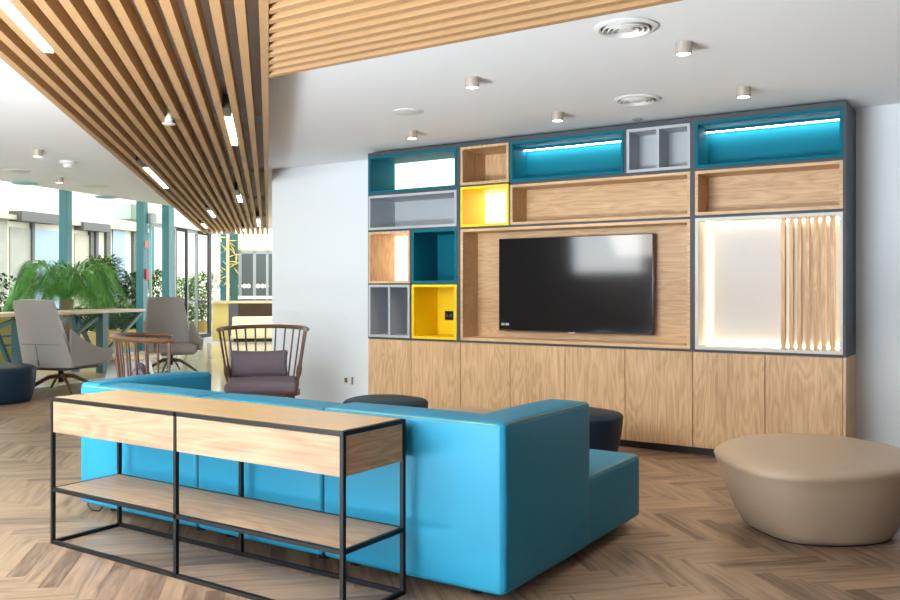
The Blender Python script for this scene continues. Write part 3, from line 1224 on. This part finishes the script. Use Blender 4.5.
def smoothloop(pts, n):
    """closed Catmull-Rom through pts"""
    out = []
    m = len(pts)
    for i in range(n):
        f = i / n * m
        k = int(f)
        t = f - k
        p = [Vector((*pts[(k + j - 1) % m], 0)) for j in range(4)]
        out.append(0.5 * ((2 * p[1]) + (-p[0] + p[2]) * t + (2 * p[0] - 5 * p[1] + 4 * p[2] - p[3]) * t * t + (-p[0] + 3 * p[1] - 3 * p[2] + p[3]) * t ** 3))
    return out


def pouf(outline, bottom_scale, zt, name, mat, lab, cat, group, shift=(0, 0), crown=.012, bottom=None):
    n = 64
    top = smoothloop(outline, n)
    c = sum(top, Vector()) / n
    root = thing(name, lab, cat, (c.x, c.y, 0), group)
    bot = [c + (p - c) * bottom_scale + Vector((shift[0], shift[1], 0)) for p in top]
    if bottom:
        bot = smoothloop(bottom, n)
    rs = []
    z0 = .012
    prof = [(0, -.02, 0), (.0, -.004, .01), (.05, 0, 0), (.2, 0, 0), (.4, 0, 0), (.6, 0, 0), (.78, 0, 0), (.88, 0, 0)]
    for f, ins, dz in prof:
        g = f ** 0.85 if f > 0 else 0
        bul = .012 * math.sin(PI * min(1, f))
        ring = []
        for a, b in zip(bot, top):
            p = a.lerp(b, g)
            d = (p - c).normalized()
            q = p + d * (ins + bul)
            ring.append(Vector((q.x, q.y, z0 + f * (zt - z0))))
        rs.append(ring)
    # rounded shoulder and gently crowned top
    for ang in (20, 40, 60, 80):
        a_ = math.radians(ang)
        R = .045
        ring = []
        for b in top:
            d = (b - c).normalized()
            q = b + d * (-R + R * math.cos(a_))
            ring.append(Vector((q.x, q.y, zt - R + R * math.sin(a_))))
        rs.append(ring)
    for s in (.75, .5, .25, .05):
        rs.append([Vector((*(c + (b - c) * s).xy, zt + crown * (1 - s * s))) for b in top])
    bm = BM()
    rings(bm, rs)
    obj('upholstery', bm, mat, root, angle=180)
    bm = BM()
    cb = sum(bot, Vector()) / n
    rings(bm, [[Vector((*(cb + (p - cb) * .95).xy, z)) for p in bot] for z in (0, .014)])
    obj('base', bm, M['plinth'], root, label='thin black base')
    return root


pouf([(-1.15, 4.42), (-.87, 4.36), (-.53, 4.66), (-.41, 5.05), (-.55, 5.42), (-.85, 5.64), (-1.14, 5.62), (-1.40, 5.36), (-1.44, 4.86)],
     .76, .42, 'pouf', M['tan'], 'big tan pebble pouf standing alone on the herringbone floor', 'pouf', 'pebble poufs',
     bottom=[(-1.09, 4.69), (-.91, 4.63), (-.68, 4.76), (-.555, 4.97), (-.62, 5.25), (-.84, 5.46), (-1.08, 5.46), (-1.27, 5.28), (-1.29, 4.93)])


def pebble(cx, cy, rx, ry, rot):
    out = []
    for k in range(9):
        a = 2 * PI * k / 9
        r = 1 + .06 * math.cos(3 * a + .7)
        x, y = rx * r * math.cos(a), ry * r * math.sin(a)
        out.append((cx + x * math.cos(rot) - y * math.sin(rot), cy + x * math.sin(rot) + y * math.cos(rot)))
    return out


pouf(pebble(-4.26, 5.50, .34, .33, .6), .8, .42, 'pouf', M['slate'], 'slate pebble pouf beyond the sofa at the left end of the cabinet doors', 'pouf', 'pebble poufs')
pouf(pebble(-2.72, 5.66, .38, .36, .5), .78, .42, 'pouf', M['navy'], 'dark navy pebble pouf beyond the sofa right arm', 'pouf', 'pebble poufs')
pouf(pebble(-3.27, 5.1, .38, .40, .3), .8, .42, 'pouf', M['tan'], 'tan pouf mostly hidden beyond the sofa back, between the dark poufs', 'pouf', 'pebble poufs')
pouf(pebble(-10.05, 5.38, .62, .50, .45), .9, .41, 'pouf', M['navy'], 'navy pouf at the left picture edge beside a grey swivel chair', 'pouf', 'pebble poufs')

# ------------------------------------------------------------------ swivel lounge chairs


def swivel_chair():
    root = thing('swivel_chair', 'grey leather swivel chair seen from behind, beside the navy pouf', 'chair', group='grey swivel lounge chairs')

    def back(u, v):
        s = u * 2 - 1
        hw = .365 - .02 * v - .075 * v ** 1.4
        y = -.30 - .17 * v ** 1.1 + .13 * s * s * (1 - .55 * v)
        z = .335 + .835 * v - .012 * s * s * v
        n = Vector((-.5 * s * (1 - .5 * v), 1, .15)).normalized()
        return (s * hw, y, z), n
    bm = BM()
    sheet(bm, back, 16, 14, .06)
    o = obj('backrest', bm, M['taupe'], root, angle=60)
    bm = BM()
    tube(bm, [(back(u / 12, .34)[0][0], back(u / 12, .34)[0][1] - .031, back(u / 12, .34)[0][2]) for u in range(1, 12)], .004, 6)
    tube(bm, [(0, back(.5, v)[0][1] - .031, back(.5, v)[0][2]) for v in (.02, .12, .22, .33)], .004, 6)
    tube(bm, [(0, back(.5, v)[0][1] - .033, back(.5, v)[0][2]) for v in (.02, .06, .1)], .009, 6)
    obj('seam', bm, M['seam'], o)
    for s in (-1, 1):
        def arm(u, v):
            y = -.22 + .64 * u
            zb = .335 + .03 * u
            zt = .50 + .04 * u + .30 * (1 - u) ** 2.2
            x = s * (.335 + .03 * math.sin(PI * u * .8) + .025 * v)
            return (x, y, zb + (zt - zb) * v), Vector((s, -.25 * (1 - u), .05)).normalized()
        bm = BM()
        sheet(bm, arm, 14, 6, .05)
        obj('armrest', bm, M['taupe'], root, angle=60)
    bm = BM()
    rbox(bm, -.32, .32, -.24, .40, .315, .445, .045, 6, (0, .01, .02))
    obj('seat', bm, M['taupe'], root)
    bm = BM()
    rbox(bm, -.29, .29, -.24, .3, .29, .33, .015, 3)
    obj('underside', bm, M['seam'], root)
    bm = BM()
    lathe(bm, [(.03, .12), (.03, .30), (.07, .305)], (0, 0, 0), 16)
    obj('column', bm, M['black'], root)
    for k in range(4):
        a = PI / 4 * (2 * k + 1) + .25
        d = Vector((math.cos(a), math.sin(a), 0))
        bm = BM()
        tube(bm, [d * .02 + Vector((0, 0, .20)), d * .14 + Vector((0, 0, .19)), d * .28 + Vector((0, 0, .11)), d * .41 + Vector((0, 0, .016))],
             [.026, .024, .02, .015], 8, (.9, 1.1))
        obj('leg', bm, M['walnut'], root)
    return root


chA = swivel_chair()
chB = copy_tree(chA)
pA = at_dep(61, 289, 10.98)
chA.location = (pA.x, pA.y, 0)
chA.rotation_euler.z = math.radians(14)
chA.scale = (1.06, 1.08, 1.0)
pB = at_dep(171, 289, 13.45)
chB.location = (pB.x, pB.y, 0)
chB.rotation_euler.z = math.radians(243)
chB['label'] = 'grey leather swivel chair facing the room beside the entrance, behind a spindle chair'

# ------------------------------------------------------------------ spindle armchairs


def spindle_chair():
    root = thing('spindle_chair', 'walnut spindle armchair with mauve cushions by the white wall', 'chair', group='walnut spindle armchairs')
    bm = BM()
    out = []
    for k in range(40):
        a = 2 * PI * k / 40
        x, y = math.cos(a), math.sin(a)
        e = 2.8
        r = (abs(x) ** e + abs(y) ** e) ** (-1 / e)
        out.append((.37 * x * r, -.02 + .33 * y * r))
    prism(bm, out, .275, .312)
    bmesh.ops.bevel(bm, geom=[e for e in bm.edges if abs(e.verts[0].co.z - e.verts[1].co.z) < 1e-6], offset=.008, segments=2, affect='EDGES')
    obj('seat', bm, M['walnutx'], root)
    bm = BM()
    rbox(bm, -.35, .35, -.31, .33, .314, .425, .045, 6, (.01, .01, .025))
    obj('seat_cushion', bm, M['mauve'], root, label='mauve seat cushion')
    RZ = .905

    def railpt(a):
        return Vector((.435 * math.sin(a), -.02 - .36 * math.cos(a), RZ + .018 * math.cos(a)))
    AM = math.radians(104)
    bm = BM()
    tube(bm, [railpt(-AM + 2 * AM * i / 40) for i in range(41)], lambda f: .027 if .03 < f < .97 else .018, 10, (1.15, .75))
    obj('rail', bm, M['walnutx'], root)
    n = 15
    for i in range(n):
        a = -AM * .96 + 2 * AM * .96 * i / (n - 1)
        top = railpt(a)
        bot = Vector((.335 * math.sin(a), -.02 - .295 * math.cos(a), .30))
        side = min(i, n - 1 - i)
        pts = [bot.lerp(top, q / 14) for q in range(15)]

        def rad(f, side=side):
            r = .0085
            if side < 3:
                r += .014 * math.exp(-((f - .32) / .07) ** 2)
            return r
        bm = BM()
        tube(bm, pts, rad, 8)
        obj('spindle', bm, M['walnut'], root)
    for sx in (-1, 1):
        for sy in (-1, 1):
            bm = BM()
            tube(bm, [(sx * .27, -.02 + sy * .23, .28), (sx * .31, -.02 + sy * .27, .14), (sx * .34, -.02 + sy * .31, 0)], [.02, .019, .013], 10)
            obj('leg', bm, M['walnut'], root)
    return root


def pillow():
    bm = BM()
    rbox(bm, -.27, .27, -.045, .045, 0, .245, .03, 8, (.0, .04, .01))
    for v in bm.verts:      # pinched corners
        u, w = v.co.x / .27, (v.co.z - .1225) / .1225
        k = abs(u) ** 3 * abs(w) ** 3
        v.co.x *= 1 + .07 * k
        v.co.y *= 1 - .5 * k
        v.co.z += .012 * k * (1 if w > 0 else -1) - .012 * (1 - u * u) * (1 if w > 0 else 0)
    return bm


s1 = spindle_chair()
s2 = copy_tree(s1)
p1 = at_dep(263, 289, 8.4)
s1.location = (p1.x, p1.y, 0)
s1.rotation_euler.z = math.atan2(-(0 - p1.x), (0 - p1.y)) + math.radians(-4)
p2 = at_dep(164, 289, 7.0)
s2.location = (p2.x, p2.y, 0)
s2.rotation_euler.z = math.radians(-38)
s1.scale = (.96, .96, 1.0)
s2['label'] = 'walnut spindle armchair seen from its back left, beyond the sofa left arm'
for root, lab, dy in ((s1, 'mauve cushion propped upright against the spindles by the white wall', -.15), (s2, 'mauve cushion glimpsed through the spindles beyond the sofa left arm', -.15)):
    o = single('throw_pillow', pillow(), M['mauve'], lab, 'cushion', group='mauve back cushions')
    a = root.rotation_euler.z
    off = Matrix.Rotation(a, 3, 'Z') @ Vector((.05, dy, 0))
    o.location = (root.location.x + off.x, root.location.y + off.y, .443)
    o.rotation_euler = (math.radians(9), 0, a)

# ------------------------------------------------------------------ low table and bar table
pt = at_dep(130, 289, 11.9)
lt = thing('coffee_table', 'low table with pale timber top and tapered white base between the grey chairs', 'table', (pt.x, pt.y, 0))
R33 = Matrix.Translation((pt.x, pt.y, 0)) @ Matrix.Rotation(TH, 4, 'Z')
bm = BM()
box(bm, -.37, .33, -.28, .28, .345, .395, .004, 2, R33)
obj('tabletop', bm, M['barwood'], lt)
bm = BM()
rings(bm, [[R33 @ Vector((x, y, z)) for x, y in ((-w, -d), (w, -d), (w, d), (-w, d))] for w, d, z in ((.29, .2, 0), (.22, .15, .345))])
obj('base', bm, M['socket'], lt, smooth=False)

bt = thing('bar_table', 'long high bar table with pale timber top on braced teal steel legs', 'table', G(0, 2.35))
bm = BM()
box(bm, -3.6, 2.36, 2.02, 2.68, .925, .972, .004, 2, GMAT)
wt = obj('tabletop', bm, M['barwood'], bt)
for t in (-2.9, -.30, 1.37):
    for w, iw in ((.13, 2.60), (.09, 2.10)):
        bm = BM()
        box(bm, t - w / 2, t + w / 2, iw - w / 2, iw + w / 2, 0, .925, .003, 1, GMAT)
        obj('leg', bm, M['legsteel'], bt)
    bm = BM()
    bar(bm, G(t, 2.14, .86), G(t, 2.54, .08), .05)
    obj('brace', bm, M['legsteel'], bt)
for ta, tb in ((-2.85, -.36), (-.24, 1.31)):
    for iw in (2.60, 2.10):
        bm = BM()
        bar(bm, G(ta, iw, .12), G(tb, iw, .88), .05)
        obj('brace', bm, M['greensteel'], bt)
    bm = BM()
    bar(bm, G(ta, 2.10, .63), G(tb, 2.10, .63), .03)
    bar(bm, G(ta, 2.10, .50), G(tb, 2.10, .50), .03)
    obj('rail', bm, M['greensteel'], bt)
bm = BM()
bar(bm, G(1.44, 2.60, .30), G(2.3, 2.60, .90), .05)
obj('brace', bm, M['greensteel'], bt)

# signs on the teal column
bm = BM()
box(bm, TC2 - .02, TC2 + .06, .09, .12, 1.50, 1.72, .01, 2, GMAT)
single('fire_call_point', bm, M['red'], 'red fire call point on the second teal column', 'alarm', G(TC2, .1, 1.5))
bm = BM()
box(bm, TC2 - .03, TC2 + .065, .091, .10, 2.17, 2.33, 0, 1, GMAT)
single('notice', bm, M['salmon'], 'small salmon notice above the red call point on the teal column', 'sign', G(TC2, .1, 2.17), smooth=False)
bm = BM()
box(bm, TC2 + .08, TC2 + .28, -.0, .16, 2.70, 2.92, .01, 2, GMAT)
single('wall_camera', bm, M['greyframe'], 'grey blue security box high beside the second teal column', 'camera', G(TC2 + .18, .08, 2.7))

# ------------------------------------------------------------------ plants


def leafquad(bm, p, d, w, ln, up=Vector((0, 0, 1)), droop=.2):
    """slim folded leaf blade"""
    d = d.normalized()
    s = d.cross(up)
    s = s.normalized() if s.length > 1e-3 else Vector((1, 0, 0))
    a = p
    m = p + d * ln * .45 + Vector((0, 0, ln * .05))
    e = p + d * ln - Vector((0, 0, ln * droop))
    v = [bm.verts.new(q) for q in (a, m + s * w / 2, e, m - s * w / 2, m - Vector((0, 0, w * .15)))]
    bm.faces.new((v[0], v[1], v[4]))
    bm.faces.new((v[1], v[2], v[4]))
    bm.faces.new((v[0], v[4], v[3]))
    bm.faces.new((v[4], v[2], v[3]))


random.seed(11)
pp = G(g_t(66, 1.02), 1.02)
pl = thing('potted_palm', 'arching green palm in a pot behind the bar table', 'palm', pp)
bm = BM()
lathe(bm, [(.20, 0), (.25, .40), (.27, .42), (.24, .42), (.22, .36)], pp, 24)
obj('pot', bm, M['terracotta'], pl)
bm = BM()
tube(bm, [pp + Vector((0, 0, .36)), pp + Vector((.02, 0, .7)), pp + Vector((.0, .02, 1.12))], [.10, .085, .11], 12)
obj('trunk', bm, M['bark'], pl)
crown = pp + Vector((0, 0, 1.10))
nf = 24
for i in range(nf):
    a = 2 * PI * i / nf + random.uniform(-.15, .15)
    dirv = GD * math.cos(a) + GIN * math.sin(a)
    out_ = math.sin(a) < 0
    reach = random.uniform(.86, 1.04)
    rise = random.uniform(.42, .85) if i % 2 else random.uniform(.7, .95)
    bm = BM()
    P = []
    for j in range(13):
        f = j / 12
        P.append(crown + dirv * reach * (f ** .9) + Vector((0, 0, rise * math.sin(min(f * 1.25, 1.9) * PI / 1.9) * 1.1 - (.55 + .45 * rise) * f ** 2.4)))
    tube(bm, P, [.012 - .009 * j / 12 for j in range(13)], 5)
    for j in range(3, 44):
        f = j / 44
        k = f * 12
        q = P[int(k)].lerp(P[min(12, int(k) + 1)], k - int(k))
        tdir = (P[min(12, int(k) + 1)] - P[int(k)]).normalized()
        side = tdir.cross(Vector((0, 0, 1))).normalized()
        ln = .36 * math.sin(PI * min(1, f * .9 + .12)) + .08
        for s in (-1, 1):
            dd = side * s * .8 + tdir * .75 + Vector((0, 0, -.35))
            leafquad(bm, q, dd, .020, ln, droop=.45)
    obj('frond', bm, M['leaf'], pl, smooth=False)


def shrub(loc, r, h, n, mat, lab, name='shrub', z0=0.0, ll=.16):
    root = thing(name, lab, 'shrub', loc)
    bm = BM()
    lathe(bm, [(r * .45, 0), (r * .55, .32), (r * .5, .33)], loc, 16)
    obj('planter', bm, M['terracotta'], root)
    bm = BM()
    for k in range(5):
        a = 2 * PI * k / 5
        tube(bm, [loc + Vector((0, 0, .3)), loc + Vector((r * .2 * math.cos(a), r * .2 * math.sin(a), h * .5)), loc + Vector((r * .5 * math.cos(a), r * .5 * math.sin(a), h * .85))], [.015, .012, .006], 5)
    obj('stem', bm, M['bark'], root)
    bm = BM()
    for k in range(n):
        a = random.uniform(0, 2 * PI)
        zz = random.uniform(z0, 1)
        rr = r * math.sqrt(random.random()) * (.5 + .5 * math.sin(PI * (zz * .8 + .15)))
        p = loc + Vector((rr * math.cos(a), rr * math.sin(a), .34 + (h - .34) * zz))
        d = Vector((math.cos(a), math.sin(a), random.uniform(-.3, .9)))
        leafquad(bm, p, d + Vector((random.uniform(-.6, .6), random.uniform(-.6, .6), 0)), ll * .3, ll * random.uniform(.6, 1.2))
    obj('foliage', bm, mat, root, smooth=False)
    return root


def g_at(px, inward):
    r = ray(px, 289)
    o = G(0, inward)
    s = (r.x * o.y - r.y * o.x) / (r.y * GD.x - r.x * GD.y)
    return G(s, inward)


def d_at(px, off):
    """where a line of sight meets a line parallel to the door facade"""
    r = ray(px, 289)
    o = P1 + DN * off
    k = (r.x * o.y - r.y * o.x) / (r.y * DD.x - r.x * DD.y)
    return o + DD * k


shrub(g_at(104, -1.6), .46, 2.0, 1700, M['leaf2'], 'bushy light green shrub outside between the first and second teal columns', ll=.22)
shrub(g_at(130, -1.2), .2, 1.6, 380, M['leafd'], 'dark glossy leaved shrub outside against the second teal column', ll=.3)
shrub(g_at(153, -1.7), .45, 1.75, 1200, M['leaf2'], 'green shrub outside between the second and third teal columns', ll=.2)
shrub(d_at(186, -1.2), .45, 1.6, 1000, M['leaf2'], 'green shrub outside the door beside the left glass leaf', ll=.2)
shrub(d_at(202, -1.2), .5, 1.75, 1000, M['leaf2'], 'green shrub outside the rightmost glass door leaf', ll=.2)
shrub(g_at(10, -1.4), .34, 1.55, 500, M['leafd'], 'dark shrub outside at the left picture edge', ll=.2)
pn = g_at(4, .55)
root = thing('screen_panel', 'olive green panel under the bar table at the left picture edge', 'panel', pn)
bm = BM()
bar(bm, pn + Vector((0, 0, 0)) - GD * .35 + Vector((0, 0, .45)), pn + GD * .25 + Vector((0, 0, .45)), .05, .9)
obj('board', bm, M['olive'], root)
bm = BM()
bar(bm, pn - GD * .35 + Vector((0, 0, .02)), pn + GD * .25 + Vector((0, 0, .02)), .2, .04)
obj('foot', bm, M['black'], root)
for tp, lab in ((TC1 - 2.3, 'planter box with dense greenery outside, seen past the grey chair under the bar table'),
                (TC1 - .75, 'planter box outside behind the bar table, left of its nearer teal leg'),
                (TC1 + .8, 'planter box outside behind the bar table, between the first two teal columns'),
                (TC1 + 2.35, 'planter box outside beyond the bar table, close to the second teal column')):
    pn = G(tp, -.55)
    root = thing('planter_box', lab, 'planter', pn, group='planter boxes along the glass')
    Mx = Matrix.Translation(pn) @ Matrix.Rotation(math.atan2(GD.y, GD.x), 4, 'Z')
    bm = BM()
    box(bm, -.62, .62, -.16, .16, 0, .42, .01, 2, Mx)
    obj('box', bm, M['terracotta'], root)
    bm = BM()
    for k in range(620):
        z = random.uniform(.40, .86)
        leafquad(bm, Mx @ Vector((random.uniform(-.62, .62), random.uniform(-.2, .2), z)), Vector((random.uniform(-.8, .8), random.uniform(-.8, .8), .6)), .06, random.uniform(.1, .24), up=Vector((0, 1, .1)))
    obj('foliage', bm, M['leafd'], root, smooth=False)

# ------------------------------------------------------------------ street outside: building opposite
FO = -9.0
fo = G(0, FO)
bd = thing('building', 'cream shopfront building across the street outside the glazing', 'building', G(4, FO))
bm = BM()
box(bm, -30, 26, FO - .4, FO, 0, 9, 0, 1, GMAT)
obj('wall', bm, M['facade'], bd, smooth=False)


def bp_(x, y):
    r = ray(x, y)
    s = (r.x * fo.y - r.y * fo.x) / (r.y * GD.x - r.x * GD.y)
    p = G(s, FO)
    dep = -p.x * ST + p.y * CT
    return s, EYE - (y - Y0) * dep / F_PX


def fpart(name, px0, px1, pyt, pyb, mat, out=.06, label=None):
    s0, z1 = bp_(px0, pyt)
    s1, _ = bp_(px1, pyt)
    _, z0 = bp_(px0, pyb)
    bm = BM()
    box(bm, s0, s1, FO + .001, FO + out, max(z0, 0.0), z1, 0, 1, GMAT)
    return obj(name, bm, mat, bd, smooth=False, label=label)


fpart('ledge', -60, 145, 208, 213, M['beige'], .3)
fpart('awning_box', 9, 49, 211, 221, M['shutter'], .5, 'dark grey awning box')
fpart('shop_window', 9, 31, 227, 320, M['shop'], .05)
fpart('shop_window', 32, 58, 229, 320, M['bluepane'], .05, 'pale bluish shop window')
fpart('pier', 29.5, 32, 222, 330, M['shutter'], .12)
fpart('awning_box', 74, 101, 222, 230, M['shutter'], .4, 'brown shutter box')
fpart('shop_door', 74, 88, 234, 330, M['beige'], .05, 'beige shop door')
fpart('pier', 88, 91, 230, 330, M['shutter'], .12)
fpart('pier', 93.5, 96, 230, 330, M['shutter'], .12)
fpart('pier', 104, 108, 226, 330, M['shutter'], .12)
fpart('shop_window', 112, 124, 226, 300, M['bluepane'], .05, 'pale bluish shop window')
fpart('pier', 131, 135, 228, 320, M['shutter'], .12)
fpart('shop_window', 146, 153, 225, 290, M['teal'], .05, 'teal shop window')
fpart('shop_window', -40, 6, 212, 300, M['shop'], .05)
